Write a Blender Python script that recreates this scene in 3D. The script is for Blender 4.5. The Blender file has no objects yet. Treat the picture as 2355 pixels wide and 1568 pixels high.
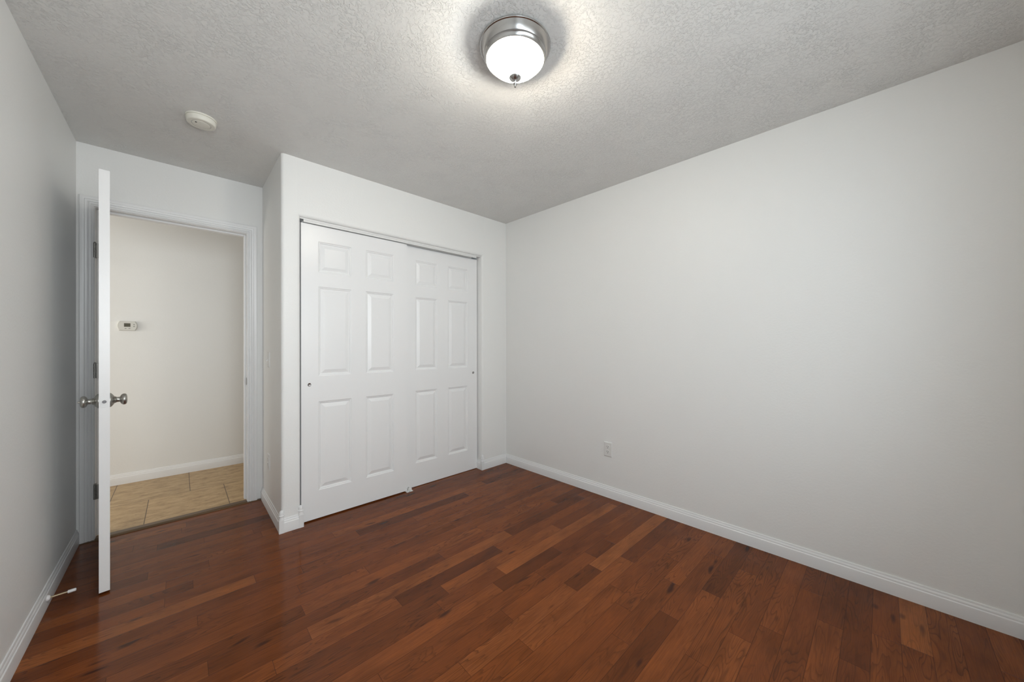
import bpy, bmesh, math, random
from mathutils import Vector, Matrix

# ------------------------------------------------------------------ scene, camera, light, exposure
scene = bpy.context.scene
COL = scene.collection
H = 2.44            # ceiling height
W = 1.953           # closet front: x from -W to 0, at y = 0
D = 0.702           # room face of the door wall
L = 2.881           # left wall at x = -L
TH = 0.0243         # the right wall runs slightly out of square
FRONT = -3.12       # wall behind the camera

cam_data = bpy.data.cameras.new("camera")
cam = bpy.data.objects.new("camera", cam_data)
COL.objects.link(cam)
scene.camera = cam
F_PX, CY, YAW, PITCH, ROLL = 807.06, 791.30, 0.7582, 0.0013, -0.0019
cam_data.sensor_fit = 'HORIZONTAL'
cam_data.sensor_width = 36.0
cam_data.lens = F_PX / 2355 * 36.0
cam_data.shift_y = (CY - 784.0) / 2355
cam_data.clip_start = 0.02
fw = Vector((math.sin(YAW) * math.cos(PITCH), math.cos(YAW) * math.cos(PITCH), math.sin(PITCH)))
r0 = Vector((math.cos(YAW), -math.sin(YAW), 0)); u0 = r0.cross(fw)
rt = r0 * math.cos(ROLL) + u0 * math.sin(ROLL); up = -r0 * math.sin(ROLL) + u0 * math.cos(ROLL)
cam.matrix_world = Matrix(((rt.x, up.x, -fw.x, -2.4263), (rt.y, up.y, -fw.y, -2.652),
                           (rt.z, up.z, -fw.z, 1.2031), (0, 0, 0, 1)))

scene.view_settings.view_transform = 'Standard'
scene.view_settings.look = 'None'
scene.view_settings.gamma = 1.0
scene.view_settings.exposure = 0.12
scene.view_settings.use_curve_mapping = False

world = bpy.data.worlds.new("world"); scene.world = world
world.use_nodes = True
wbg = world.node_tree.nodes["Background"]
wbg.inputs[0].default_value = (0.75, 0.87, 1.0, 1); wbg.inputs[1].default_value = 0.3

def area_light(name, loc, direction, sx, sy, power, color):
    d = bpy.data.lights.new(name, 'AREA'); d.shape = 'RECTANGLE'; d.size = sx; d.size_y = sy
    d.energy = power; d.color = color
    o = bpy.data.objects.new(name, d); COL.objects.link(o)
    o.location = loc
    o.rotation_euler = Vector(direction).to_track_quat('-Z', 'Z').to_euler()
    return o

WX0, WX1, WZ0, WZ1 = -2.70, -0.90, 0.92, 2.08        # the window behind the camera
def window_light(name, x0, x1, power, spread, color):
    o = area_light(name, ((x0 + x1) / 2, FRONT - 0.03, (WZ0 + WZ1) / 2), (0, 1, 0), x1 - x0, WZ1 - WZ0, power, color)
    o.data.spread = math.radians(spread)
window_light("window_skylight", WX0 + 0.25, WX1, 21.5, 180, (0.885, 0.96, 1.0))
window_light("window_daylight", WX0, -1.90, 7.0, 90, (0.94, 0.98, 1.0))
area_light("outdoor_daylight", (-2.9, -4.0, 1.75), (2.9, 1.95, -0.3), 1.0, 1.0, 12, (0.75, 0.89, 1.0))
area_light("hall_daylight", (-4.7, 1.3, 1.3), (1, 0, 0), 0.9, 2.0, 34, (1.0, 0.955, 0.875))
LAMP = Vector((-1.416, -1.607, H))
def point_light(name, loc, power, color, radius):
    d = bpy.data.lights.new(name, 'POINT'); d.energy = power; d.color = color; d.shadow_soft_size = radius
    o = bpy.data.objects.new(name, d); COL.objects.link(o); o.location = loc
    return o
BULB_COOL, BULB_WARM = 3.2, 4.0

# ------------------------------------------------------------------ materials
def mat(name, color, rough=0.5, metal=0.0, spec=0.5, bump=None):
    m = bpy.data.materials.new(name); m.use_nodes = True
    nt = m.node_tree; p = nt.nodes["Principled BSDF"]
    p.inputs["Base Color"].default_value = (*color, 1)
    p.inputs["Roughness"].default_value = rough
    p.inputs["Metallic"].default_value = metal
    p.inputs["Specular IOR Level"].default_value = spec
    if bump:
        scale, strength, dist = bump
        tc = nt.nodes.new("ShaderNodeTexCoord")
        n = nt.nodes.new("ShaderNodeTexNoise"); n.inputs["Scale"].default_value = scale
        n.inputs["Detail"].default_value = 3
        b = nt.nodes.new("ShaderNodeBump"); b.inputs["Strength"].default_value = strength
        b.inputs["Distance"].default_value = dist
        nt.links.new(tc.outputs["Object"], n.inputs["Vector"])
        nt.links.new(n.outputs["Fac"], b.inputs["Height"])
        nt.links.new(b.outputs["Normal"], p.inputs["Normal"])
    return m

M_WALL = mat("wall_paint", (0.865, 0.865, 0.85), 0.48, bump=(90, 0.25, 0.002))
M_TRIM = mat("trim_paint", (0.85, 0.85, 0.85), 0.32)
M_DOOR = mat("door_paint", (0.88, 0.88, 0.88), 0.30, bump=(45, 0.06, 0.002))
M_PLASTIC = mat("white_plastic", (0.80, 0.80, 0.78), 0.4)
M_THERMO = mat("thermostat_plastic", (0.70, 0.695, 0.655), 0.45)
M_KNOB = mat("satin_nickel", (0.47, 0.46, 0.43), 0.33, 1.0)
M_LATCH = mat("latch_metal", (0.22, 0.22, 0.23), 0.55, 1.0)
M_IVORY = mat("ivory_plastic", (0.80, 0.78, 0.70), 0.45)
M_DARK = mat("dark_slot", (0.02, 0.02, 0.02), 0.6)
M_GREY = mat("grey_button", (0.33, 0.33, 0.30), 0.5)
M_LCD = mat("display_glass", (0.10, 0.095, 0.07), 0.2)
M_NICKEL = mat("brushed_nickel", (0.44, 0.43, 0.42), 0.22, 1.0)
M_HINGE = mat("aged_nickel", (0.34, 0.33, 0.31), 0.42, 1.0)
M_BRASS = mat("pale_brass", (0.70, 0.58, 0.40), 0.35, 1.0)
M_RUBBER = mat("white_rubber", (0.82, 0.80, 0.80), 0.6)
M_ALU = mat("white_track_metal", (0.78, 0.78, 0.77), 0.35)
M_STEEL = mat("guide_steel", (0.4, 0.4, 0.4), 0.4, 1.0)

def ceiling_material():
    m = mat("ceiling_texture_paint", (0.80, 0.795, 0.775), 0.85)
    nt = m.node_tree; p = nt.nodes["Principled BSDF"]
    tc = nt.nodes.new("ShaderNodeTexCoord")
    n1 = nt.nodes.new("ShaderNodeTexNoise"); n1.inputs["Scale"].default_value = 78
    n1.inputs["Detail"].default_value = 5; n1.inputs["Roughness"].default_value = 0.62
    n1.inputs["Distortion"].default_value = 0.6
    r1 = nt.nodes.new("ShaderNodeMapRange"); r1.interpolation_type = 'SMOOTHSTEP'
    r1.inputs["From Min"].default_value = 0.47; r1.inputs["From Max"].default_value = 0.60
    n2 = nt.nodes.new("ShaderNodeTexNoise"); n2.inputs["Scale"].default_value = 7
    n2.inputs["Detail"].default_value = 2
    r2 = nt.nodes.new("ShaderNodeMapRange")
    r2.inputs["From Min"].default_value = 0.35; r2.inputs["From Max"].default_value = 0.62
    r2.inputs["To Min"].default_value = 0.35
    mul = nt.nodes.new("ShaderNodeMath"); mul.operation = 'MULTIPLY'
    b = nt.nodes.new("ShaderNodeBump"); b.inputs["Strength"].default_value = 0.7
    b.inputs["Distance"].default_value = 0.0028
    for n in (n1, n2):
        nt.links.new(tc.outputs["Object"], n.inputs["Vector"])
    nt.links.new(n1.outputs["Fac"], r1.inputs["Value"]); nt.links.new(n2.outputs["Fac"], r2.inputs["Value"])
    nt.links.new(r1.outputs["Result"], mul.inputs[0]); nt.links.new(r2.outputs["Result"], mul.inputs[1])
    nt.links.new(mul.outputs[0], b.inputs["Height"]); nt.links.new(b.outputs["Normal"], p.inputs["Normal"])
    return m
M_CEIL = ceiling_material()

class NT:
    """tiny node helper"""
    def __init__(self, m): self.nt = m.node_tree; self.p = self.nt.nodes["Principled BSDF"]
    def node(self, t, **kw):
        n = self.nt.nodes.new(t)
        for k, v in kw.items(): setattr(n, k, v)
        return n
    def link(self, a, b): self.nt.links.new(a, b)
    def math(self, op, a, b=None, c=None):
        n = self.node("ShaderNodeMath", operation=op)
        for i, v in enumerate((a, b, c)):
            if v is None: continue
            if isinstance(v, (int, float)): n.inputs[i].default_value = v
            else: self.link(v, n.inputs[i])
        return n.outputs[0]
    def ramp(self, fac, stops):
        n = self.node("ShaderNodeValToRGB"); e = n.color_ramp.elements
        while len(e) < len(stops): e.new(0.5)
        for k, (pos, c) in zip(e, stops):
            k.position = pos; k.color = (*c, 1) if len(c) == 3 else c
        self.link(fac, n.inputs[0]); return n.outputs[0]
    def maprange(self, v, a, b, c=0.0, d=1.0, smooth=False):
        n = self.node("ShaderNodeMapRange")
        if smooth: n.interpolation_type = 'SMOOTHSTEP'
        for k, x in zip(("From Min", "From Max", "To Min", "To Max"), (a, b, c, d)): n.inputs[k].default_value = x
        self.link(v, n.inputs["Value"]); return n.outputs["Result"]
    def mix(self, fac, a, b, mode='MIX'):
        n = self.node("ShaderNodeMix", data_type='RGBA', blend_type=mode)
        for s, v in ((n.inputs[0], fac), (n.inputs[6], a), (n.inputs[7], b)):
            if isinstance(v, (int, float)): s.default_value = v
            elif isinstance(v, tuple): s.default_value = (*v, 1)
            else: self.link(v, s)
        return n.outputs[2]

def wood_material():
    m = mat("oak_plank", (0.1, 0.05, 0.02), 0.2, spec=0.16); q = NT(m)
    uv = q.node("ShaderNodeUVMap", uv_map="plank"); s1 = q.node("ShaderNodeSeparateXYZ"); q.link(uv.outputs[0], s1.inputs[0])
    sz = q.node("ShaderNodeUVMap", uv_map="size"); s2 = q.node("ShaderNodeSeparateXYZ"); q.link(sz.outputs[0], s2.inputs[0])
    tn = q.node("ShaderNodeUVMap", uv_map="tone"); s3 = q.node("ShaderNodeSeparateXYZ"); q.link(tn.outputs[0], s3.inputs[0])
    u, v = s1.outputs[0], s1.outputs[1]; ln, wd = s2.outputs[0], s2.outputs[1]; tone, seed = s3.outputs[0], s3.outputs[1]
    off = q.math('MULTIPLY', seed, 57.3)
    def vec(sx, sy, extra=0.0):
        c = q.node("ShaderNodeCombineXYZ")
        q.link(q.math('MULTIPLY', u, sx), c.inputs[0]); q.link(q.math('MULTIPLY', v, sy), c.inputs[1])
        q.link(q.math('ADD', off, extra), c.inputs[2]); return c.outputs[0]
    def noise(vc, scale, detail, rough=0.5, dist=0.0):
        n = q.node("ShaderNodeTexNoise"); q.link(vc, n.inputs["Vector"]); n.inputs["Scale"].default_value = scale
        n.inputs["Detail"].default_value = detail; n.inputs["Roughness"].default_value = rough
        n.inputs["Distortion"].default_value = dist; return n.outputs["Fac"]
    rings = noise(vec(1.7, 14.0), 1.0, 2.0, 0.42, 0.12)
    saw = q.math('FRACT', q.math('MULTIPLY', rings, 22.0))
    line = q.maprange(saw, 0.55, 1.0, 0.0, 1.0, True)
    fine = noise(vec(9.0, 260.0, 3.1), 1.0, 3.0, 0.6)
    blotch = noise(vec(4.0, 12.0, 9.7), 1.0, 3.0, 0.55)
    knot = noise(vec(5.5, 20.0, 21.0), 1.0, 1.0, 0.4)
    base = q.ramp(tone, [(0.0, (0.116, 0.0295, 0.0064)), (0.30, (0.178, 0.0465, 0.0098)), (0.6, (0.218, 0.060, 0.0128)), (1.0, (0.290, 0.091, 0.0230))])
    c = q.mix(q.math('MULTIPLY', line, q.maprange(noise(vec(1.3, 5.0, 33.0), 1.0, 1.0), 0.35, 0.65, 0.08, 0.52)), base, (0.030, 0.0105, 0.0045))
    c = q.mix(q.maprange(fine, 0.35, 0.75, 0.0, 0.35), c, (0.050, 0.019, 0.0085))
    c = q.mix(1.0, c, q.ramp(blotch, [(0.25, (0.70, 0.66, 0.62)), (0.5, (1, 1, 1)), (0.8, (1.22, 1.2, 1.12))]), 'MULTIPLY')
    c = q.mix(q.maprange(knot, 0.70, 0.80, 0.0, 0.75, True), c, (0.022, 0.008, 0.005))
    e1 = q.math('MINIMUM', u, q.math('SUBTRACT', ln, u)); e2 = q.math('MINIMUM', v, q.math('SUBTRACT', wd, v))
    edge = q.math('MINIMUM', e1, e2)
    gap = q.maprange(edge, 0.0003, 0.0016, 1.0, 0.0, True)
    c = q.mix(q.math('MULTIPLY', gap, 0.5), c, (0.012, 0.005, 0.003))
    q.link(c, q.p.inputs["Base Color"])
    q.link(q.maprange(fine, 0.3, 0.7, 0.10, 0.16), q.p.inputs["Roughness"])
    b = q.node("ShaderNodeBump"); b.inputs["Strength"].default_value = 0.35; b.inputs["Distance"].default_value = 0.0006
    hgt = q.math('SUBTRACT', q.math('MULTIPLY', rings, 0.5), q.math('ADD', gap, q.math('MULTIPLY', fine, 0.15)))
    q.link(hgt, b.inputs["Height"]); q.link(b.outputs[0], q.p.inputs["Normal"])
    return m
M_WOOD = wood_material()

def tile_material():
    m = mat("travertine_tile", (0.4, 0.3, 0.2), 0.42); q = NT(m)
    tc = q.node("ShaderNodeTexCoord"); s = q.node("ShaderNodeSeparateXYZ"); q.link(tc.outputs["Object"], s.inputs[0])
    X, Y = s.outputs[0], s.outputs[1]
    TW, TR = 0.452, 0.60
    row = q.math('FLOOR', q.math('DIVIDE', q.math('SUBTRACT', Y, 1.283 - TR), TR))
    fy = q.math('SUBTRACT', Y, q.math('ADD', q.math('MULTIPLY', row, TR), 1.283 - TR))
    sh = q.math('ADD', X, q.math('MULTIPLY', row, TW / 2 - 0.012))
    cx = q.math('DIVIDE', q.math('ADD', sh, 2.602), TW); col = q.math('FLOOR', cx)
    fx = q.math('MULTIPLY', q.math('SUBTRACT', cx, col), TW)
    edge = q.math('MINIMUM', q.math('MINIMUM', fx, q.math('SUBTRACT', TW, fx)), q.math('MINIMUM', fy, q.math('SUBTRACT', TR, fy)))
    grout = q.maprange(edge, 0.0012, 0.003, 1.0, 0.0, True)
    cell = q.node("ShaderNodeCombineXYZ"); q.link(col, cell.inputs[0]); q.link(row, cell.inputs[1])
    wn = q.node("ShaderNodeTexWhiteNoise", noise_dimensions='2D'); q.link(cell.outputs[0], wn.inputs["Vector"])
    mp = q.node("ShaderNodeMapping"); mp.inputs["Scale"].default_value = (6, 13, 6); q.link(tc.outputs["Object"], mp.inputs[0])
    n1 = q.node("ShaderNodeTexNoise"); n1.inputs["Scale"].default_value = 1.6; n1.inputs["Detail"].default_value = 7
    n1.inputs["Roughness"].default_value = 0.68; q.link(mp.outputs[0], n1.inputs["Vector"])
    n2 = q.node("ShaderNodeTexNoise"); n2.inputs["Scale"].default_value = 5; n2.inputs["Detail"].default_value = 5
    q.link(mp.outputs[0], n2.inputs["Vector"])
    c = q.ramp(n1.outputs["Fac"], [(0.30, (0.27, 0.172, 0.082)), (0.5, (0.45, 0.305, 0.155)), (0.70, (0.56, 0.405, 0.225))])
    c = q.mix(q.maprange(n2.outputs["Fac"], 0.58, 0.70, 0.0, 0.45), c, (0.22, 0.135, 0.065))
    c = q.mix(1.0, c, q.ramp(wn.outputs["Value"], [(0, (0.93, 0.93, 0.93)), (1, (1.07, 1.05, 1.03))]), 'MULTIPLY')
    c = q.mix(grout, c, (0.085, 0.050, 0.026))
    q.link(c, q.p.inputs["Base Color"])
    b = q.node("ShaderNodeBump"); b.inputs["Strength"].default_value = 0.4; b.inputs["Distance"].default_value = 0.001
    q.link(q.math('SUBTRACT', n1.outputs["Fac"], grout), b.inputs["Height"]); q.link(b.outputs[0], q.p.inputs["Normal"])
    return m
M_TILE = tile_material()

def threshold_material():
    m = mat("stained_reducer", (0.10, 0.055, 0.022), 0.35); q = NT(m)
    tc = q.node("ShaderNodeTexCoord"); mp = q.node("ShaderNodeMapping"); mp.inputs["Scale"].default_value = (3, 120, 20)
    q.link(tc.outputs["Object"], mp.inputs[0])
    n = q.node("ShaderNodeTexNoise"); n.inputs["Scale"].default_value = 1.0; n.inputs["Detail"].default_value = 4
    q.link(mp.outputs[0], n.inputs["Vector"])
    q.link(q.ramp(n.outputs["Fac"], [(0.3, (0.07, 0.036, 0.014)), (0.7, (0.15, 0.085, 0.036))]), q.p.inputs["Base Color"])
    return m
M_THRESH = threshold_material()

def shade_material():
    m = bpy.data.materials.new("frosted_lamp_glass"); m.use_nodes = True; nt = m.node_tree
    for n in list(nt.nodes): nt.nodes.remove(n)
    out = nt.nodes.new("ShaderNodeOutputMaterial")
    tr = nt.nodes.new("ShaderNodeBsdfTransparent"); tr.inputs[0].default_value = (1, 0.99, 0.95, 1)
    tl = nt.nodes.new("ShaderNodeBsdfTranslucent"); tl.inputs[0].default_value = (0.95, 0.93, 0.88, 1)
    gl = nt.nodes.new("ShaderNodeBsdfGlossy"); gl.inputs["Roughness"].default_value = 0.15
    em = nt.nodes.new("ShaderNodeEmission"); em.inputs[0].default_value = (1.0, 0.975, 0.90, 1); em.inputs[1].default_value = 35.0
    m1 = nt.nodes.new("ShaderNodeMixShader"); m1.inputs[0].default_value = 0.55
    m2 = nt.nodes.new("ShaderNodeMixShader"); m2.inputs[0].default_value = 0.06
    ad = nt.nodes.new("ShaderNodeAddShader")
    L_ = nt.links.new
    L_(tl.outputs[0], m1.inputs[1]); L_(tr.outputs[0], m1.inputs[2])
    L_(m1.outputs[0], m2.inputs[1]); L_(gl.outputs[0], m2.inputs[2])
    L_(m2.outputs[0], ad.inputs[0]); L_(em.outputs[0], ad.inputs[1]); L_(ad.outputs[0], out.inputs[0])
    return m
M_SHADE = shade_material()

def pane_material():
    m = bpy.data.materials.new("window_glass"); m.use_nodes = True; nt = m.node_tree
    for n in list(nt.nodes): nt.nodes.remove(n)
    out = nt.nodes.new("ShaderNodeOutputMaterial"); tr = nt.nodes.new("ShaderNodeBsdfTransparent")
    gl = nt.nodes.new("ShaderNodeBsdfGlossy"); gl.inputs["Roughness"].default_value = 0.02
    mx = nt.nodes.new("ShaderNodeMixShader"); mx.inputs[0].default_value = 0.05
    nt.links.new(tr.outputs[0], mx.inputs[1]); nt.links.new(gl.outputs[0], mx.inputs[2]); nt.links.new(mx.outputs[0], out.inputs[0])
    return m
M_PANE = pane_material()

# ------------------------------------------------------------------ geometry helpers (all in world coordinates)
def new_bm(): return bmesh.new()

def add_box(bm, x0, x1, y0, y1, z0, z1, bevel=0.0, seg=2, M=None):
    r = bmesh.ops.create_cube(bm, size=1.0)
    vs = r['verts']
    bmesh.ops.scale(bm, vec=(x1 - x0, y1 - y0, z1 - z0), verts=vs)
    bmesh.ops.translate(bm, vec=((x0 + x1) / 2, (y0 + y1) / 2, (z0 + z1) / 2), verts=vs)
    if bevel:
        es = list({e for v in vs for e in v.link_edges})
        b = bmesh.ops.bevel(bm, geom=es, offset=bevel, segments=seg, affect='EDGES', profile=0.5)
        vs = list({v for f in b['faces'] for v in f.verts} | {v for v in vs if v.is_valid})
    if M is not None: bmesh.ops.transform(bm, matrix=M, verts=vs)
    return vs

def add_lathe(bm, prof, M, seg=48, ribs=0, rib_amp=0.0, rib_range=None):
    """prof: (radius, height) points; M places the local z axis"""
    rings = []
    for k, (r, z) in enumerate(prof):
        if r < 1e-6:
            rings.append([bm.verts.new(M @ Vector((0, 0, z)))])
        else:
            ring = []
            for i in range(seg):
                a = 2 * math.pi * i / seg
                rr = r
                if ribs and rib_range[0] <= k <= rib_range[1]:
                    rr = r * (1 + rib_amp * math.cos(ribs * a))
                ring.append(bm.verts.new(M @ Vector((rr * math.cos(a), rr * math.sin(a), z))))
            rings.append(ring)
    for a, b in zip(rings, rings[1:]):
        if len(a) == 1 and len(b) == 1: continue
        for i in range(seg):
            j = (i + 1) % seg
            if len(a) == 1: bm.faces.new((a[0], b[i], b[j]))
            elif len(b) == 1: bm.faces.new((a[i], b[0], a[j]))
            else: bm.faces.new((a[i], b[i], b[j], a[j]))

def add_sweep(bm, prof, path, closed=False):
    """prof: list of (offset, z); path: list of (x, y, nx, ny) with the offset direction at each stop"""
    cols = []
    for (x, y, nx, ny) in path:
        cols.append([bm.verts.new((x + nx * o, y + ny * o, z)) for o, z in prof])
    n = len(prof)
    for a, b in zip(cols, cols[1:]):
        for i in range(n - 1):
            bm.faces.new((a[i], b[i], b[i + 1], a[i + 1]))
    for c in (cols[0], cols[-1]):
        try: bm.faces.new(c)
        except ValueError: pass

def add_prism(bm, outline, z0, z1):
    lo = [bm.verts.new((x, y, z0)) for x, y in outline]; hi = [bm.verts.new((x, y, z1)) for x, y in outline]
    n = len(outline)
    for i in range(n):
        j = (i + 1) % n
        bm.faces.new((lo[i], lo[j], hi[j], hi[i]))
    bm.faces.new(lo); bm.faces.new(hi)

def link_mesh(name, bm, material, parent=None, origin=None, smooth=None, recalc=True):
    if recalc: bmesh.ops.recalc_face_normals(bm, faces=bm.faces)
    me = bpy.data.meshes.new(name); bm.to_mesh(me); bm.free()
    for mm in (material if isinstance(material, (list, tuple)) else [material]): me.materials.append(mm)
    o = bpy.data.objects.new(name, me); COL.objects.link(o)
    if smooth is not None:
        me.shade_smooth(); me.set_sharp_from_angle(angle=math.radians(smooth))
    if parent is not None:
        org = world_pos(parent)
        c = Vector(origin) if origin is not None else org
        me.transform(Matrix.Translation(-c)); o.parent = parent; o.location = c - org
    elif origin is not None:
        me.transform(Matrix.Translation(-Vector(origin))); o.location = origin
    return o

def world_pos(o):
    v = Vector(o.location)
    while o.parent is not None:
        o = o.parent; v = v + Vector(o.location)
    return v

def tag(o, label, cat, group=None, kind=None):
    if label: o["label"] = label
    if cat: o["category"] = cat
    if group: o["group"] = group
    if kind: o["kind"] = kind
    return o

def struct(o, label=None, cat=None):
    return tag(o, label, cat, None, 'structure')

def thing(name, loc, label, cat, group=None):
    o = bpy.data.objects.new(name, None); COL.objects.link(o); o.location = loc
    o.empty_display_size = 0.1
    return tag(o, label, cat, group)

def axis_matrix(origin, direction):
    z = Vector(direction).normalized()
    return Matrix.Translation(Vector(origin)) @ z.to_track_quat('Z', 'Y').to_matrix().to_4x4()

# ------------------------------------------------------------------ floor
rng = random.Random(11)
PW, Y0 = 0.0827, -0.137
known = {                                     # butt joints seen in the photograph: row -> x
    28: [-0.40, -1.05], 25: [-0.757, -1.62], 30: [-0.334, -0.98], 29: [-0.59, -1.20], 27: [-0.20, -0.93], 17: [-1.018, -0.80, -1.66],
    14: [-1.278, -0.82], 18: [-0.608, -1.42], 15: [-1.06, -0.47, -1.9], 16: [-0.72, -0.52, -1.37, -2.05], 23: [-0.564, -1.31], 22: [-0.85, -0.2, -1.75],
    12: [-1.482, -0.62, -2.2], 9: [-1.344, -0.35, -2.35], 3: [-2.145, -1.25], 2: [-2.478, -1.60, -0.75], 1: [-2.378, -1.72, -0.5], 0: [-2.477, -1.35],
    5: [-2.37, -1.48, -0.9], -2: [-2.548, -1.9], -1: [-2.31, -1.55], 26: [-0.62, -1.15], 24: [-0.25, -1.0], 21: [-0.62, -1.12], 20: [-0.95, -0.42, -1.55],
    19: [-0.86, -0.33, -1.85], 4: [-1.95, -0.98], 6: [-2.0, -1.10], 7: [-1.7, -0.68, -2.62], 8: [-2.02, -1.0, -0.55],
}
tones = {(3, 0): 0.92, (2, 1): 0.35, (17, 0): 0.62, (17, 1): 0.72, (17, 2): 0.10, (16, 2): 0.40, (16, 3): 0.08, (18, 1): 0.70, (18, 2): 0.12,
         (23, 0): 0.55, (23, 1): 0.60, (23, 2): 0.05, (22, 2): 0.35, (25, 1): 0.65, (25, 2): 0.28, (28, 0): 0.45, (28, 1): 0.55, (28, 2): 0.15,
         (29, 1): 0.25, (29, 2): 0.10, (30, 2): 0.3, (27, 1): 0.30, (14, 2): 0.2, (26, 2): 0.45, (0, 1): 0.4, (5, 1): 0.35, (5, 2): 0.55, (3, 1): 0.3}
bm = new_bm()
uvP = bm.loops.layers.uv.new("plank"); uvS = bm.loops.layers.uv.new("size"); uvT = bm.loops.layers.uv.new("tone")
FX0, FX1, FY1 = -2.92, 0.12, 0.715
k = -11
while True:
    ya = Y0 - PW * k; yb = ya - PW
    if yb > FY1: k += 1; continue
    if ya < FRONT: break
    ya_c, yb_c = min(ya, FY1), max(yb, FRONT - 0.05)
    js = sorted(known.get(k, []))
    if not js:
        x = FX0 + rng.uniform(0.15, 0.9)
        while x < FX1 - 0.1:
            js.append(x); x += rng.uniform(0.35, 1.15)
    xs = [FX0] + js + [FX1]
    for i, (xa, xb) in enumerate(zip(xs, xs[1:])):
        t = tones.get((k, i), min(1, max(0, rng.gauss(0.42, 0.2)))); sd = rng.random()
        vs = [bm.verts.new(c) for c in ((xa, yb_c, 0), (xb, yb_c, 0), (xb, ya_c, 0), (xa, ya_c, 0))]
        f = bm.faces.new(vs)
        flip = rng.random() < 0.5
        for lp, (uu, vv) in zip(f.loops, ((0, yb_c - yb), (xb - xa, yb_c - yb), (xb - xa, ya_c - yb), (0, ya_c - yb))):
            if flip: uu = (xb - xa) - uu
            lp[uvP].uv = (uu, vv); lp[uvS].uv = (xb - xa, PW); lp[uvT].uv = (t, sd)
    k += 1
lo = [bm.verts.new(c) for c in ((FX0, FRONT - 0.05, -0.02), (FX1, FRONT - 0.05, -0.02), (FX1, FY1, -0.02), (FX0, FY1, -0.02))]
bm.faces.new(lo[::-1])
struct(link_mesh("floor", bm, M_WOOD, recalc=False), "glossy reddish brown oak plank floor of the bedroom", "floor")

bm = new_bm(); add_box(bm, -4.75, -0.85, 0.716, 2.05, -0.03, 0.0)
struct(link_mesh("floor_hall", bm, M_TILE), "tan stone tile floor of the hallway beyond the door", "floor")
bm = new_bm(); add_box(bm, -4.75, 0.35, FRONT - 0.15, 2.1, H, H + 0.08)
struct(link_mesh("ceiling", bm, M_CEIL), "white ceiling with a knockdown plaster texture", "ceiling")

bm = new_bm()
prof = [(0, -0.001), (0, 0.006), (0.006, 0.010), (0.050, 0.010), (0.060, 0.006), (0.066, -0.001)]
path = [(-2.806 + 0.0, 0.742, 0, -1), (-2.052, 0.742, 0, -1)]
add_sweep(bm, prof, path)
prof2 = [(0, -0.001), (0, 0.004), (0.022, 0.004), (0.026, -0.001)]
add_sweep(bm, prof2, [(-2.867, 0.700, 0, -1), (-2.806, 0.700, 0, -1)])
add_sweep(bm, prof2, [(-2.052, 0.700, 0, -1), (-1.967, 0.700, 0, -1)])
struct(link_mesh("trim_4", bm, M_THRESH), "brown wooden threshold strip between the planks and the hallway tiles", "threshold")

# ------------------------------------------------------------------ walls
T = 0.115
bm = new_bm(); add_box(bm, -L - T, -L, FRONT - 0.05, D + 0.001, 0, H)
struct(link_mesh("wall_left", bm, M_WALL), "white painted left wall beside the open door", "wall")

def rw(d, off, z):     # a point on the right wall: d metres from the corner, off metres into the room
    return Vector((math.sin(TH) * d - off * math.cos(TH), -math.cos(TH) * d - off * math.sin(TH), z))
bm = new_bm()
o = [rw(-0.8, 0, 0), rw(3.3, 0, 0), rw(3.3, -T, 0), rw(-0.8, -T, 0)]
add_prism(bm, [(p.x, p.y) for p in o], 0, H)
struct(link_mesh("wall_right", bm, M_WALL), "long blank white wall on the right", "wall")

def arc(cx, cy, r, a0, a1, n=6):
    return [(cx + r * math.cos(math.radians(a0 + (a1 - a0) * i / n)), cy + r * math.sin(math.radians(a0 + (a1 - a0) * i / n))) for i in range(n + 1)]
R = 0.02
OPL, OPR, OPT = -1.845, -0.311, 2.057        # closet opening
bm = new_bm()
add_prism(bm, [(-W, D + 0.05)] + arc(-W + R, R, R, 180, 270) + arc(OPL - R, R, R, 270, 360) + [(OPL, T)] + [(-W + T, T), (-W + T, D + 0.05)], 0, H)
struct(link_mesh("wall_closet_side", bm, M_WALL, smooth=30), "narrow white wall turning the corner between door and closet", "wall")
bm = new_bm()
add_prism(bm, [(OPR, T)] + arc(OPR + R, R, R, 180, 270) + [(0.02, 0.0), (0.02, T)], 0, H)
header = [(0, H), (0, OPT + R)] + [(y, z) for y, z in arc(R, OPT + R, R, 180, 270)] + [(T, OPT), (T, H)]
va = [bm.verts.new((OPL - R, y, z)) for y, z in header]; vb = [bm.verts.new((OPR + R, y, z)) for y, z in header]
for i in range(len(header)):
    j = (i + 1) % len(header); bm.faces.new((va[i], va[j], vb[j], vb[i]))
bm.faces.new(va); bm.faces.new(vb)
struct(link_mesh("wall_back", bm, M_WALL, smooth=30), "white wall above and to the right of the sliding closet doors", "wall")

# door wall with its opening
DX0, DX1, DZ = -2.822, -2.036, 2.075          # rough opening
bm = new_bm()
add_box(bm, -4.7, DX0, D, D + T, 0, H); add_box(bm, DX1, -0.85, D, D + T, 0, H); add_box(bm, DX0, DX1, D, D + T, DZ, H)
struct(link_mesh("wall_door", bm, M_WALL), "white wall around the hallway doorway", "wall")

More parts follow.
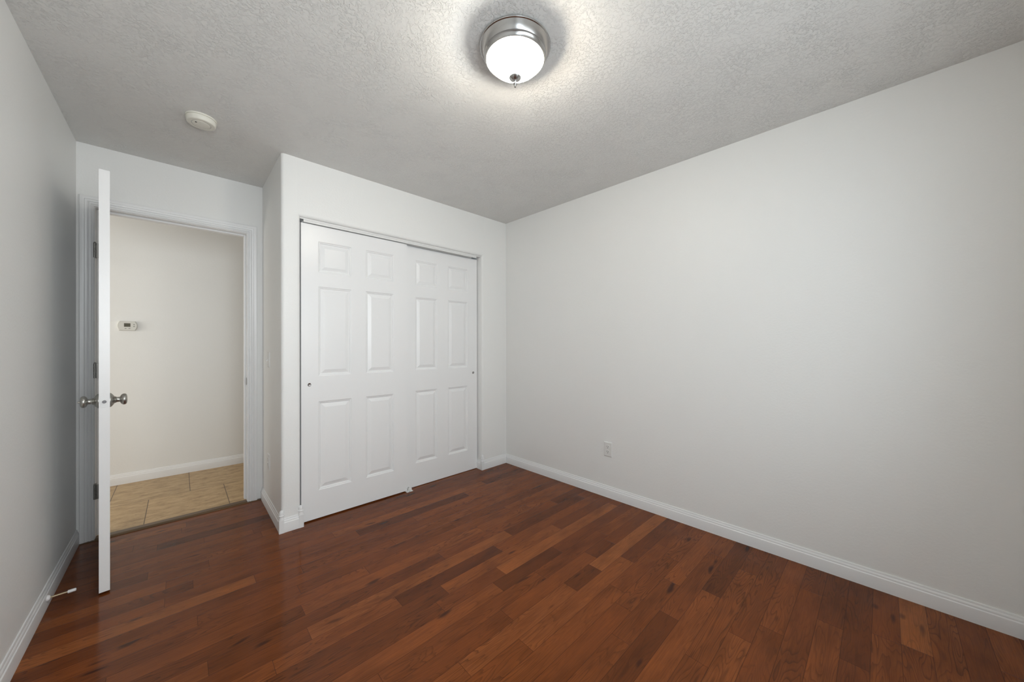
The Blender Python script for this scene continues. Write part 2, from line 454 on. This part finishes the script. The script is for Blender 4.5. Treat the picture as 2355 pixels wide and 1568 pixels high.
# closet interior back, hall walls
HA = math.atan2(1.858 - 1.893, -1.953 + 2.851)
def hw(x, off):        # hall wall face point at x, off metres into the hall
    y = 1.893 + (x + 2.851) * math.tan(HA)
    return (x + off * math.sin(HA), y - off * math.cos(HA))
bm = new_bm()
a, b = hw(-4.75, 0), hw(-0.8, 0); c, d = hw(-0.8, -0.1), hw(-4.75, -0.1)
add_prism(bm, [a, b, c, d], 0, H)
struct(link_mesh("wall_hall", bm, M_WALL), "off-white hallway wall seen through the doorway", "wall")
bm = new_bm(); add_box(bm, -0.95, -0.85, D + T, 1.9, 0, H)
struct(link_mesh("wall_hall_end", bm, M_WALL), "white end wall of the hallway out of sight", "wall")

# wall behind the camera with the window
bm = new_bm()
add_box(bm, -L - T, WX0, FRONT - T, FRONT, 0, H); add_box(bm, WX1, 0.3, FRONT - T, FRONT, 0, H)
add_box(bm, WX0, WX1, FRONT - T, FRONT, 0, WZ0); add_box(bm, WX0, WX1, FRONT - T, FRONT, WZ1, H)
struct(link_mesh("wall_front", bm, M_WALL), "white wall with the window opposite the closet", "wall")
bm = new_bm()
for (x0, x1, z0, z1) in ((WX0, WX0 + 0.04, WZ0, WZ1), (WX1 - 0.04, WX1, WZ0, WZ1), (WX0 + 0.04, WX1 - 0.04, WZ0, WZ0 + 0.04), (WX0 + 0.04, WX1 - 0.04, WZ1 - 0.04, WZ1),
                         ((WX0 + WX1) / 2 - 0.02, (WX0 + WX1) / 2 + 0.02, WZ0 + 0.04, WZ1 - 0.04)):
    add_box(bm, x0, x1, FRONT - 0.027, FRONT - 0.003, z0, z1)
win = struct(link_mesh("window_1", bm, M_TRIM, origin=((WX0 + WX1) / 2, FRONT - 0.06, WZ0)), "white framed sliding window opposite the closet", "window")
bm = new_bm(); add_box(bm, WX0 + 0.04, WX1 - 0.04, FRONT - 0.017, FRONT - 0.013, WZ0 + 0.04, WZ1 - 0.04)
link_mesh("window_pane", bm, M_PANE, win)

# ------------------------------------------------------------------ baseboards
BP = [(0.0, 0.0), (0.0135, 0.0), (0.0135, 0.058), (0.0125, 0.062), (0.0095, 0.0655), (0.0095, 0.0705), (0.0085, 0.074), (0.0055, 0.079), (0.0050, 0.085), (0.0035, 0.0885), (0.0, 0.0885)]
def baseboard(name, path, label):
    bm = new_bm(); add_sweep(bm, BP, path)
    return struct(link_mesh(name, bm, M_TRIM, smooth=25), label, "baseboard")
baseboard("baseboard_left", [(-L, FRONT, 1, 0), (-L, D, 1, 0)], "white baseboard along the left wall under the doorstop")
p0, p1 = rw(0, 0, 0), rw(3.25, 0, 0)
n = (-math.cos(TH), -math.sin(TH))
baseboard("baseboard_right", [(p0.x, p0.y, n[0] + 0.0, n[1] - 1.0 + 0.0), (p1.x, p1.y, *n)], "long white baseboard along the right wall")
baseboard("baseboard_back", [(-0.301, 0, 0, -1), (0.0, 0, -1, -1)], "short white baseboard between closet opening and back right corner")
baseboard("baseboard_closet_side", [(-W, 0.010, -1, 0), (-W, D, -1, 0)], "white baseboard on the narrow wall next to the doorway")
baseboard("baseboard_closet_front", [(-W + 0.010, 0, 0, -1), (OPL - 0.010, 0, 0, -1)], "short white baseboard on the pier left of the closet doors")
baseboard("baseboard_closet_return", [(OPR, 0.10, -1, 0), (OPR, 0.010, -1, 0)], "tiny white baseboard return inside the closet opening")
a, b = hw(-4.7, 0), hw(-0.9, 0); hn = (math.sin(HA), -math.cos(HA))
baseboard("baseboard_hall", [(*a, *hn), (*b, *hn)], "white baseboard along the hallway wall")

def corner_block(name, cx, cy, qx, qy, label):
    """rounded baseboard corner block with a turned finial, wrapping an outside corner; (qx,qy) points out of the corner"""
    bm = new_bm()
    M = Matrix.Translation((cx, cy, 0))
    s = 0.0215
    ol = [(cx - qx * 0.006, cy + qy * s), (cx + qx * s, cy + qy * s), (cx + qx * s, cy - qy * 0.006), (cx - qx * 0.006, cy - qy * 0.006)]
    add_prism(bm, ol, 0.0, 0.082)
    fx, fy = cx + qx * 0.006, cy + qy * 0.006
    add_lathe(bm, [(0, 0.080), (0.0155, 0.080), (0.0150, 0.090), (0.0110, 0.099), (0.0105, 0.104), (0.0165, 0.107), (0.0170, 0.110), (0.0140, 0.1125),
                   (0.0130, 0.115), (0.0138, 0.124), (0.0118, 0.134), (0.0070, 0.141), (0, 0.144)], Matrix.Translation((fx, fy, 0)), 24)
    return struct(link_mesh(name, bm, M_TRIM, origin=(cx, cy, 0), smooth=35), label, "corner block")
corner_block("trim_1", -W + 0.006, 0.006, -1, -1, "white finial corner block at the foot of the corner beside the doorway")
corner_block("trim_2", OPL - 0.006, 0.006, 1, -1, "white finial corner block at the left foot of the closet opening")
corner_block("trim_3", OPR + 0.006, 0.006, -1, -1, "white finial corner block at the right foot of the closet opening")

# ------------------------------------------------------------------ door casing and jamb
JX0, JX1, JZ = -2.806, -2.052, 2.058
CP = [(0.0, 0.0), (0.0, 0.0080), (0.0035, 0.0105), (0.0070, 0.0105), (0.0085, 0.0070), (0.0110, 0.0070), (0.0130, 0.0120), (0.0190, 0.0130), (0.0215, 0.0120), (0.0230, 0.0085), (0.0255, 0.0085),
      (0.0280, 0.0120), (0.0370, 0.0140), (0.0385, 0.0120), (0.0400, 0.0145), (0.0520, 0.0175), (0.0570, 0.0175), (0.0590, 0.0150), (0.0590, 0.0)]
def casing(name, y, sgn, label):
    """mitred door casing around the opening; CP = (distance outwards from the reveal, projection)"""
    bm = new_bm(); rv = 0.003
    cols = []
    for (x, z, dx, dz) in ((JX0 - rv, 0.004, -1, 0), (JX0 - rv, JZ + rv, -1, 1), (JX1 + rv, JZ + rv, 1, 1), (JX1 + rv, 0.004, 1, 0)):
        cols.append([bm.verts.new((x + dx * o, y - sgn * pr, z + dz * o)) for o, pr in CP])
    for a, b in zip(cols, cols[1:]):
        for i in range(len(CP) - 1): bm.faces.new((a[i], b[i], b[i + 1], a[i + 1]))
    bm.faces.new(cols[0]); bm.faces.new(cols[-1])
    return struct(link_mesh(name, bm, M_TRIM, smooth=20), label, "door casing")
casing("trim_5", D, 1, "white fluted casing around the hallway doorway on the bedroom side")
bm = new_bm()
add_box(bm, DX0, JX0, D, D + T, 0, DZ); add_box(bm, JX1, DX1, D, D + T, 0, DZ); add_box(bm, JX0, JX1, D, D + T, JZ, DZ)
ST = 0.013
add_box(bm, JX0, JX0 + ST, D + 0.042, D + 0.080, 0.011, JZ, 0.002, 1); add_box(bm, JX1 - ST, JX1, D + 0.042, D + 0.080, 0.011, JZ, 0.002, 1)
add_box(bm, JX0 + ST, JX1 - ST, D + 0.042, D + 0.080, JZ - ST, JZ, 0.002, 1)
jamb = struct(link_mesh("trim_6", bm, M_TRIM, origin=(JX0, D, 0)), "white jamb and stop lining the hallway doorway", "door frame")
bm = new_bm(); add_box(bm, JX1 - 0.0015, JX1 + 0.0005, D + 0.004, D + 0.034, 0.897, 0.953, 0.0005, 1)
add_box(bm, JX1 - 0.0035, JX1 + 0.0005, D - 0.001, D + 0.006, 0.905, 0.945, 0.001, 1)
link_mesh("strike_plate", bm, M_HINGE, jamb)["label"] = "dull nickel strike plate"

# ------------------------------------------------------------------ moulded six panel doors
PROF = [(0.0, 0.0), (0.002, 0.0006), (0.006, 0.0045), (0.011, 0.0052), (0.015, 0.0105), (0.019, 0.0108), (0.042, 0.0030), (0.046, 0.0026)]
def panel_skin(bm, x0, x1, z0, z1, cols, rows, M, sgn):
    """one moulded face at local y=0 looking to -y; sgn flips it to the other face"""
    xs = sorted({x0, x1, *[c for p in cols for c in p]}); zs = sorted({z0, z1, *[c for p in rows for c in p]})
    V = {}
    def v(x, y, z):
        kx = (round(x, 6), round(y, 6), round(z, 6))
        if kx not in V: V[kx] = bm.verts.new(M @ Vector(kx))
        return V[kx]
    for xa, xb in zip(xs, xs[1:]):
        for za, zb in zip(zs, zs[1:]):
            if any(abs(c[0] - xa) < 1e-6 and abs(c[1] - xb) < 1e-6 for c in cols) and any(abs(r[0] - za) < 1e-6 and abs(r[1] - zb) < 1e-6 for r in rows):
                loops = []
                for ins, dep in PROF:
                    y = sgn * dep
                    loops.append([v(xa + ins, y, za + ins), v(xb - ins, y, za + ins), v(xb - ins, y, zb - ins), v(xa + ins, y, zb - ins)])
                for A, B in zip(loops, loops[1:]):
                    for i in range(4):
                        j = (i + 1) % 4; bm.faces.new((A[i], A[j], B[j], B[i]))
                bm.faces.new(loops[-1])
            else:
                bm.faces.new((v(xa, 0, za), v(xb, 0, za), v(xb, 0, zb), v(xa, 0, zb)))
    return V
ROWS = [(0.198, 0.813), (0.988, 1.609), (1.705, 1.921)]
def six_panel(bm, w, cols, z0, z1, th, M):
    panel_skin(bm, 0, w, z0, z1, cols, ROWS, M, 1)
    panel_skin(bm, 0, w, z0, z1, cols, ROWS, M @ Matrix.Translation((0, th, 0)), -1)
    q = lambda x, y, z: bm.verts.new(M @ Vector((x, y, z)))
    for x in (0, w):
        bm.faces.new((q(x, 0, z0), q(x, th, z0), q(x, th, z1), q(x, 0, z1)))
    for z in (z0, z1):
        bm.faces.new((q(0, 0, z), q(w, 0, z), q(w, th, z), q(0, th, z)))
    bmesh.ops.remove_doubles(bm, verts=bm.verts, dist=1e-5)

def closet_door(name, x0, w, y, cols, pull_x, label, zb, zt):
    bm = new_bm()
    six_panel(bm, w, [(a - x0, b - x0) for a, b in cols], zb, zt, 0.034, Matrix.Translation((x0, y, 0)))
    o = struct(link_mesh(name, bm, M_DOOR, origin=(x0 + w / 2, y, zb)), label, "closet door")
    bm = new_bm()
    add_lathe(bm, [(0.0115, 0.0), (0.0115, 0.0016), (0.0100, 0.0022), (0.0088, 0.0012), (0.0080, 0.0005), (0.0, 0.0003)],
              axis_matrix((pull_x, y, 0.933), (0, -1, 0)), 28)
    link_mesh("finger_pull", bm, M_NICKEL, o, smooth=40)["label"] = "small round metal finger pull"
    return o
closet_door("door_2", -1.835, 0.762, 0.030, [(-1.731, -1.508), (-1.406, -1.184)], -1.786,
            "white six panel sliding closet door in front, nearer the doorway", 0.009, 2.027)
closet_door("door_3", -1.082, 0.762, 0.070, [(-0.977, -0.762), (-0.652, -0.431)], -0.367,
            "white six panel sliding closet door behind, nearer the back right corner", 0.004, 2.030)

bm = new_bm()
add_box(bm, OPL + 0.001, OPR - 0.001, 0.018, 0.112, 2.049, 2.0565)                       # top plate
add_box(bm, OPL + 0.022, OPR - 0.055, 0.0165, 0.0195, 2.030, 2.050, 0.001, 1)            # front fascia
add_box(bm, OPL + 0.022, OPR - 0.055, 0.0150, 0.0195, 2.044, 2.0495, 0.001, 1)
add_box(bm, OPL + 0.022, OPR - 0.075, 0.0660, 0.0680, 2.033, 2.050)                      # middle rib
add_box(bm, OPL + 0.022, OPR - 0.055, 0.1090, 0.1110, 2.030, 2.050)
struct(link_mesh("trim_7", bm, M_ALU), "white metal double track above the closet doors", "door track")

g = thing("closet_floor_guide", (-1.058, 0.05, 0), "small white plastic guide on the floor where the two closet doors overlap", "door guide")
bm = new_bm(); add_box(bm, -1.085, -1.030, 0.008, 0.062, 0.0, 0.003, 0.001, 1)
link_mesh("base", bm, M_PLASTIC, g)
bm = new_bm()
add_box(bm, -1.071, -1.053, 0.0145, 0.0265, 0.003, 0.026, 0.002, 1); add_box(bm, -1.048, -1.034, 0.0250, 0.066, 0.003, 0.022, 0.002, 1)
link_mesh("fin", bm, M_PLASTIC, g)
bm = new_bm(); add_lathe(bm, [(0, 0.0031), (0.005, 0.0031), (0.005, 0.0050), (0.003, 0.0062), (0, 0.0062)], Matrix.Translation((-1.060, 0.0095 + 0.002, 0)), 16)
link_mesh("screw", bm, M_STEEL, g, smooth=40)

# ------------------------------------------------------------------ open entry door
HX, HY = -2.788, 0.700                         # hinge side corner of the leaf (left face)
SLOPE = 0.104
ang = math.atan(SLOPE)
leafw = 0.762
# local frame: x runs from the hinge to the free edge, y runs from the left face to the right face
ex = Vector((math.sin(ang), -math.cos(ang), 0)); ey = Vector((math.cos(ang), math.sin(ang), 0))
ML = Matrix(((ex.x, ey.x, 0, HX), (ex.y, ey.y, 0, HY), (0, 0, 1, 0), (0, 0, 0, 1)))
bm = new_bm()
six_panel(bm, leafw, [(0.105, 0.330), (0.432, 0.657)], 0.010, 2.055, 0.0355, ML)
leaf = struct(link_mesh("door_1", bm, M_DOOR, origin=(HX, HY, 0.010)), "open white bedroom door seen edge on in front of the hallway", "door")
KZ, KX = 0.930, leafw - 0.060
KP = [(0, 0), (0.0350, 0.0), (0.0352, 0.0025), (0.0320, 0.0065), (0.0250, 0.0115), (0.0185, 0.0150), (0.0160, 0.0175), (0.0168, 0.0190), (0.0150, 0.0205), (0.0130, 0.0240), (0.0125, 0.0320),
      (0.0135, 0.0345), (0.0185, 0.0362), (0.0245, 0.0400), (0.0278, 0.0455), (0.0280, 0.0500), (0.0262, 0.0545), (0.0215, 0.0575), (0.0120, 0.0592), (0, 0.0596)]
for side, lab in ((-1, None), (1, None)):
    bm = new_bm()
    org = ML @ Vector((KX, 0 if side < 0 else 0.0355, KZ))
    add_lathe(bm, KP, axis_matrix(org, ey * side), 40)
    kn = link_mesh("door_knob", bm, M_KNOB, leaf, origin=org, smooth=40)
    kn["label"] = "brushed nickel door knob facing the left wall" if side < 0 else "brushed nickel door knob facing the hallway"
    if side < 0:
        bm = new_bm(); add_lathe(bm, [(0, 0.0585), (0.0050, 0.0585), (0.0050, 0.0630), (0.0040, 0.0660), (0, 0.0665)], axis_matrix(org, ey * side), 16)
        link_mesh("lock_button", bm, M_KNOB, kn, smooth=40)
bm = new_bm()
vs = add_box(bm, -0.0008, 0.0006, -0.0127, 0.0127, -0.028, 0.028, 0.0004, 1, M=ML @ Matrix.Translation((leafw, 0.01775, KZ)))
lp = link_mesh("latch_plate", bm, M_DOOR, leaf)
bm = new_bm()
add_lathe(bm, [(0.0068, -0.002), (0.0068, 0.008), (0.0055, 0.0095), (0, 0.0095)], axis_matrix(ML @ Vector((leafw, 0.01775, KZ)), ex), 20)
link_mesh("latch_bolt", bm, M_LATCH, leaf, smooth=40)["label"] = "dull metal latch bolt on the door edge"
for hz in (1.790, 1.046, 0.298):
    bm = new_bm()
    px, py = -2.806, D - 0.012
    for i in range(5):
        za = hz - 0.044 + i * 0.0178
        add_lathe(bm, [(0, za), (0.0068, za), (0.0068, za + 0.0168), (0, za + 0.0168)], Matrix.Translation((px, py, 0)), 18)
    add_lathe(bm, [(0, hz + 0.0455), (0.0058, hz + 0.0455), (0.0058, hz + 0.049), (0.003, hz + 0.0525), (0, hz + 0.0525)], Matrix.Translation((px, py, 0)), 18)
    add_box(bm, px, px + 0.018, py - 0.0018, py + 0.0018, hz - 0.044, hz + 0.045)
    add_box(bm, -2.8060, -2.8040, py, D + 0.034, hz - 0.044, hz + 0.045)
    link_mesh("hinge", bm, M_HINGE, leaf, smooth=40)

# ------------------------------------------------------------------ ceiling lamp
lamp = thing("ceiling_lamp", LAMP, "round flush ceiling lamp with brushed nickel pan and lit ribbed glass bowl", "ceiling lamp")
def down(o=Vector((0, 0, 0))): return Matrix.Translation(LAMP + o) @ Matrix.Scale(-1, 4, (0, 0, 1))
bm = new_bm()
add_lathe(bm, [(0.0, 0.0), (0.138, 0.0), (0.138, 0.005), (0.1455, 0.0055), (0.1470, 0.0085), (0.1455, 0.0115), (0.1425, 0.0130), (0.1365, 0.0260), (0.1300, 0.0400), (0.1280, 0.0425), (0.1290, 0.0450),
               (0.1290, 0.0480), (0.1265, 0.0500), (0.1225, 0.0560), (0.1205, 0.0610), (0.1190, 0.0615), (0.1165, 0.0595), (0.1160, 0.012), (0, 0.012)], down(), 96)
link_mesh("pan", bm, M_NICKEL, lamp, smooth=35)
bm = new_bm()
add_lathe(bm, [(0.1070, 0.0560), (0.1082, 0.0590), (0.1085, 0.0640), (0.1065, 0.0705), (0.1025, 0.0755), (0.0950, 0.0825), (0.0850, 0.0905), (0.0740, 0.0985), (0.0620, 0.1075), (0.0500, 0.1160), (0.0360, 0.1250), (0.0220, 0.1310), (0.0060, 0.1335)],
          down(), 240, ribs=60, rib_amp=0.006, rib_range=(1, 9))
link_mesh("glass_bowl", bm, M_SHADE, lamp, smooth=60)
bm = new_bm()
add_lathe(bm, [(r, z - 0.0375) for r, z in [(0.004, 0.165), (0.0235, 0.1665), (0.0250, 0.1690), (0.0235, 0.1715), (0.0130, 0.1790), (0.0060, 0.1850), (0.0045, 0.1880), (0.0050, 0.1890), (0.0085, 0.1910), (0.0092, 0.1940), (0.0075, 0.1975),
               (0.0040, 0.2000), (0.0030, 0.2030), (0.0042, 0.2050), (0.0036, 0.2078), (0, 0.2090)]], down(), 32)
link_mesh("finial", bm, M_NICKEL, lamp, smooth=40)
point_light("lamp_bulb_cool", LAMP + Vector((-0.022, 0.010, -0.1130)), BULB_COOL, (0.92, 0.98, 1.0), 0.016)
point_light("lamp_bulb_warm", LAMP + Vector((0.022, -0.010, -0.1130)), BULB_WARM, (1.0, 0.82, 0.58), 0.016)

# ------------------------------------------------------------------ smoke detector
SD = Vector((-2.340, -0.098, H))
sd = thing("smoke_detector", SD, "round off-white smoke detector on the ceiling near the doorway", "smoke detector")
def sdown(): return Matrix.Translation(SD) @ Matrix.Scale(-1, 4, (0, 0, 1))
bm = new_bm()
add_lathe(bm, [(0, 0), (0.066, 0), (0.066, 0.006), (0.0655, 0.0070), (0.0615, 0.0072), (0.0615, 0.0088), (0, 0.0088)], sdown(), 64)
link_mesh("mounting_plate", bm, M_IVORY, sd, smooth=35)
bm = new_bm()
add_lathe(bm, [(0, 0.0088), (0.0635, 0.0088), (0.0645, 0.0105), (0.0645, 0.012), (0.0610, 0.0300), (0.0590, 0.0325), (0.0560, 0.0335), (0.0430, 0.0338), (0.0425, 0.0328), (0.0375, 0.0328), (0.0370, 0.0345), (0.030, 0.0365), (0, 0.0370)], sdown(), 64)
link_mesh("cover", bm, M_IVORY, sd, smooth=35)
bm = new_bm()
for i in range(44):
    a = 2 * math.pi * i / 44
    add_box(bm, -0.0019, 0.0019, -0.0009, 0.0009, -0.0331, -0.0320, M=Matrix.Translation(SD) @ Matrix.Rotation(a, 4, 'Z') @ Matrix.Translation((0.040, 0, 0)))
link_mesh("vent_slots", bm, M_GREY, sd)
bm = new_bm(); add_lathe(bm, [(0, 0.0355), (0.0042, 0.0355), (0.0042, 0.0372), (0, 0.0372)], Matrix.Translation((-0.022, -0.018, 0)) @ sdown(), 20)
link_mesh("sensor_window", bm, M_DARK, sd)

# ------------------------------------------------------------------ wall plates
def wall_frame(origin, normal):
    """local x to the right when facing the plate, y out of the wall, z up"""
    nrm = Vector(normal).normalized(); rx = Vector((0, 0, 1)).cross(nrm)
    return Matrix(((rx.x, nrm.x, 0, origin[0]), (rx.y, nrm.y, 0, origin[1]), (rx.z, nrm.z, 1, origin[2]), (0, 0, 0, 1)))
def plate_bm(M, w=0.070, h=0.114):
    bm = new_bm()
    vs = [[M @ Vector((sx * (w / 2 - ins), dep, sz * (h / 2 - ins))) for sx, sz in ((-1, -1), (1, -1), (1, 1), (-1, 1))] for ins, dep in ((0, 0), (0, 0.0025), (0.004, 0.0062), (0.006, 0.0066))]
    loops = [[bm.verts.new(c) for c in l] for l in vs]
    for A, B in zip(loops, loops[1:]):
        for i in range(4): bm.faces.new((A[i], A[(i + 1) % 4], B[(i + 1) % 4], B[i]))
    bm.faces.new(loops[0]); bm.faces.new(loops[-1]); return bm
def outlet(origin, normal, label):
    M = wall_frame(origin, normal)
    t = thing("wall_outlet", origin, label, "power outlet", "power outlets low on the bedroom walls")
    link_mesh("cover_plate", plate_bm(M), M_PLASTIC, t)
    for s in (1, -1):
        bm = new_bm()
        out = []
        for i in range(32):
            a = 2 * math.pi * i / 32
            out.append((0.0172 * math.cos(a), max(-0.0142, min(0.0142, 0.0172 * math.sin(a)))))
        lo = [bm.verts.new(M @ Vector((x, 0.006, z + s * 0.0195))) for x, z in out]; hi = [bm.verts.new(M @ Vector((x * 0.97, 0.0086, z * 0.97 + s * 0.0195))) for x, z in out]
        for i in range(32): bm.faces.new((lo[i], lo[(i + 1) % 32], hi[(i + 1) % 32], hi[i]))
        bm.faces.new(hi)
        rc = link_mesh("receptacle", bm, M_PLASTIC, t, origin=M @ Vector((0, 0.006, s * 0.0195)), smooth=30)
        bm = new_bm()
        for sx, hh in ((-0.0063, 0.0042), (0.0063, 0.0036)):
            add_box(bm, sx - 0.0012, sx + 0.0012, 0.0080, 0.0089, s * 0.0195 + 0.0035 - hh, s * 0.0195 + 0.0035 + hh, M=M)
        add_lathe(bm, [(0, -0.0004), (0.0026, -0.0004), (0.0026, 0.0003), (0, 0.0003)], M @ Matrix.Translation((0, 0.0086, s * 0.0195 - 0.0075)) @ Matrix.Rotation(-math.pi / 2, 4, 'X'), 16)
        link_mesh("slots", bm, M_DARK, rc)
    bm = new_bm(); add_lathe(bm, [(0.0032, 0.0), (0.0030, 0.0012), (0, 0.0016)], M @ Matrix.Translation((0, 0.0064, 0)) @ Matrix.Rotation(-math.pi / 2, 4, 'X'), 16)
    link_mesh("screw", bm, M_PLASTIC, t, smooth=40)
    return t
pr = rw(1.162, 0, 0.377)
outlet(pr, (-math.cos(TH), -math.sin(TH), 0), "white duplex outlet on the long right wall")
outlet(Vector((-W, 0.424, 0.355)), (-1, 0, 0), "white duplex outlet low on the narrow wall beside the doorway")
sw = thing("light_switch", (-W, 0.424, 1.098), "white light switch on the narrow wall beside the doorway", "light switch")
M = wall_frame((-W, 0.424, 1.098), (-1, 0, 0))
link_mesh("cover_plate", plate_bm(M), M_PLASTIC, sw)
bm = new_bm(); add_box(bm, -0.0052, 0.0052, 0.0060, 0.0072, -0.012, 0.012, M=M)
add_box(bm, -0.0040, 0.0040, 0.0, 0.0150, -0.0045, 0.0045, 0.001, 1, M=M @ Matrix.Translation((0, 0.005, -0.002)) @ Matrix.Rotation(math.radians(-28), 4, 'X'))
link_mesh("toggle", bm, M_PLASTIC, sw)

# ------------------------------------------------------------------ thermostat
tx, ty = hw(-2.757, 0)
TZ = 1.373
ts = thing("thermostat", (tx, ty, TZ), "small white thermostat on the hallway wall", "thermostat")
M = wall_frame((tx, ty, TZ), (math.sin(HA), -math.cos(HA), 0))
def stadium(hw_, hh, bulge, n=10):
    pts = []
    for i in range(n + 1):
        z = -hh + 2 * hh * i / n; pts.append((hw_ + bulge * (1 - (z / hh) ** 2), z))
    for i in range(n + 1):
        z = hh - 2 * hh * i / n; pts.append((-hw_ - bulge * (1 - (z / hh) ** 2), z))
    return pts
bm = new_bm()
loops = []
for sc, dep in ((1.0, 0.0), (1.0, 0.014), (0.985, 0.019), (0.93, 0.023)):
    loops.append([bm.verts.new(M @ Vector((x * sc if sc == 1 else x - math.copysign((1 - sc) * 0.06, x), dep, z * sc))) for x, z in stadium(0.0485, 0.040, 0.0125)])
nn = len(loops[0])
for A, B in zip(loops, loops[1:]):
    for i in range(nn): bm.faces.new((A[i], A[(i + 1) % nn], B[(i + 1) % nn], B[i]))
bm.faces.new(loops[0]); bm.faces.new(loops[-1])
link_mesh("housing", bm, M_THERMO, ts, smooth=35)
bm = new_bm(); add_box(bm, -0.0185, 0.0195, 0.0225, 0.0238, -0.0085, 0.0225, M=M)
link_mesh("display", bm, M_LCD, ts)["label"] = "dark grey display"
for bx, bz, w, h in ((0.0405, 0.0135, 0.0095, 0.009), (0.0405, -0.0045, 0.0105, 0.010), (-0.0095, -0.0215, 0.0125, 0.0065), (0.0135, -0.0215, 0.0125, 0.0065)):
    bm = new_bm()
    add_lathe(bm, [(0.5, 0.0), (0.5, 0.6), (0.42, 1.0), (0, 1.0)], M @ Matrix.Translation((bx, 0.0225, bz)) @ Matrix.Diagonal((w, 0.0018, h, 1)) @ Matrix.Rotation(-math.pi / 2, 4, 'X'), 24)
    link_mesh("button", bm, M_GREY, ts, smooth=40)

# ------------------------------------------------------------------ doorstop
DSy, DSz, DSx = -0.020, 0.046, -L + 0.0135
ds = thing("door_stop", (DSx, DSy, DSz), "brass doorstop with white rubber tip on the left baseboard", "doorstop")
A = axis_matrix((DSx, DSy, DSz), (1, -0.02, 0.03))
bm = new_bm(); add_lathe(bm, [(0, 0), (0.0130, 0.0), (0.0130, 0.0030), (0.0105, 0.0075), (0.0070, 0.0100), (0, 0.0100)], A, 28)
link_mesh("base", bm, M_RUBBER, ds, smooth=40)["label"] = "white base"
bm = new_bm(); add_lathe(bm, [(0.0042, 0.009), (0.0042, 0.064)], A, 20)
link_mesh("rod", bm, M_BRASS, ds, smooth=40)["label"] = "pale brass rod"
bm = new_bm(); add_lathe(bm, [(0, 0.0600), (0.0068, 0.0600), (0.0072, 0.0630), (0.0068, 0.0820), (0.0050, 0.0850), (0, 0.0850)], A, 24)
link_mesh("tip", bm, M_RUBBER, ds, smooth=40)["label"] = "white rubber tip"
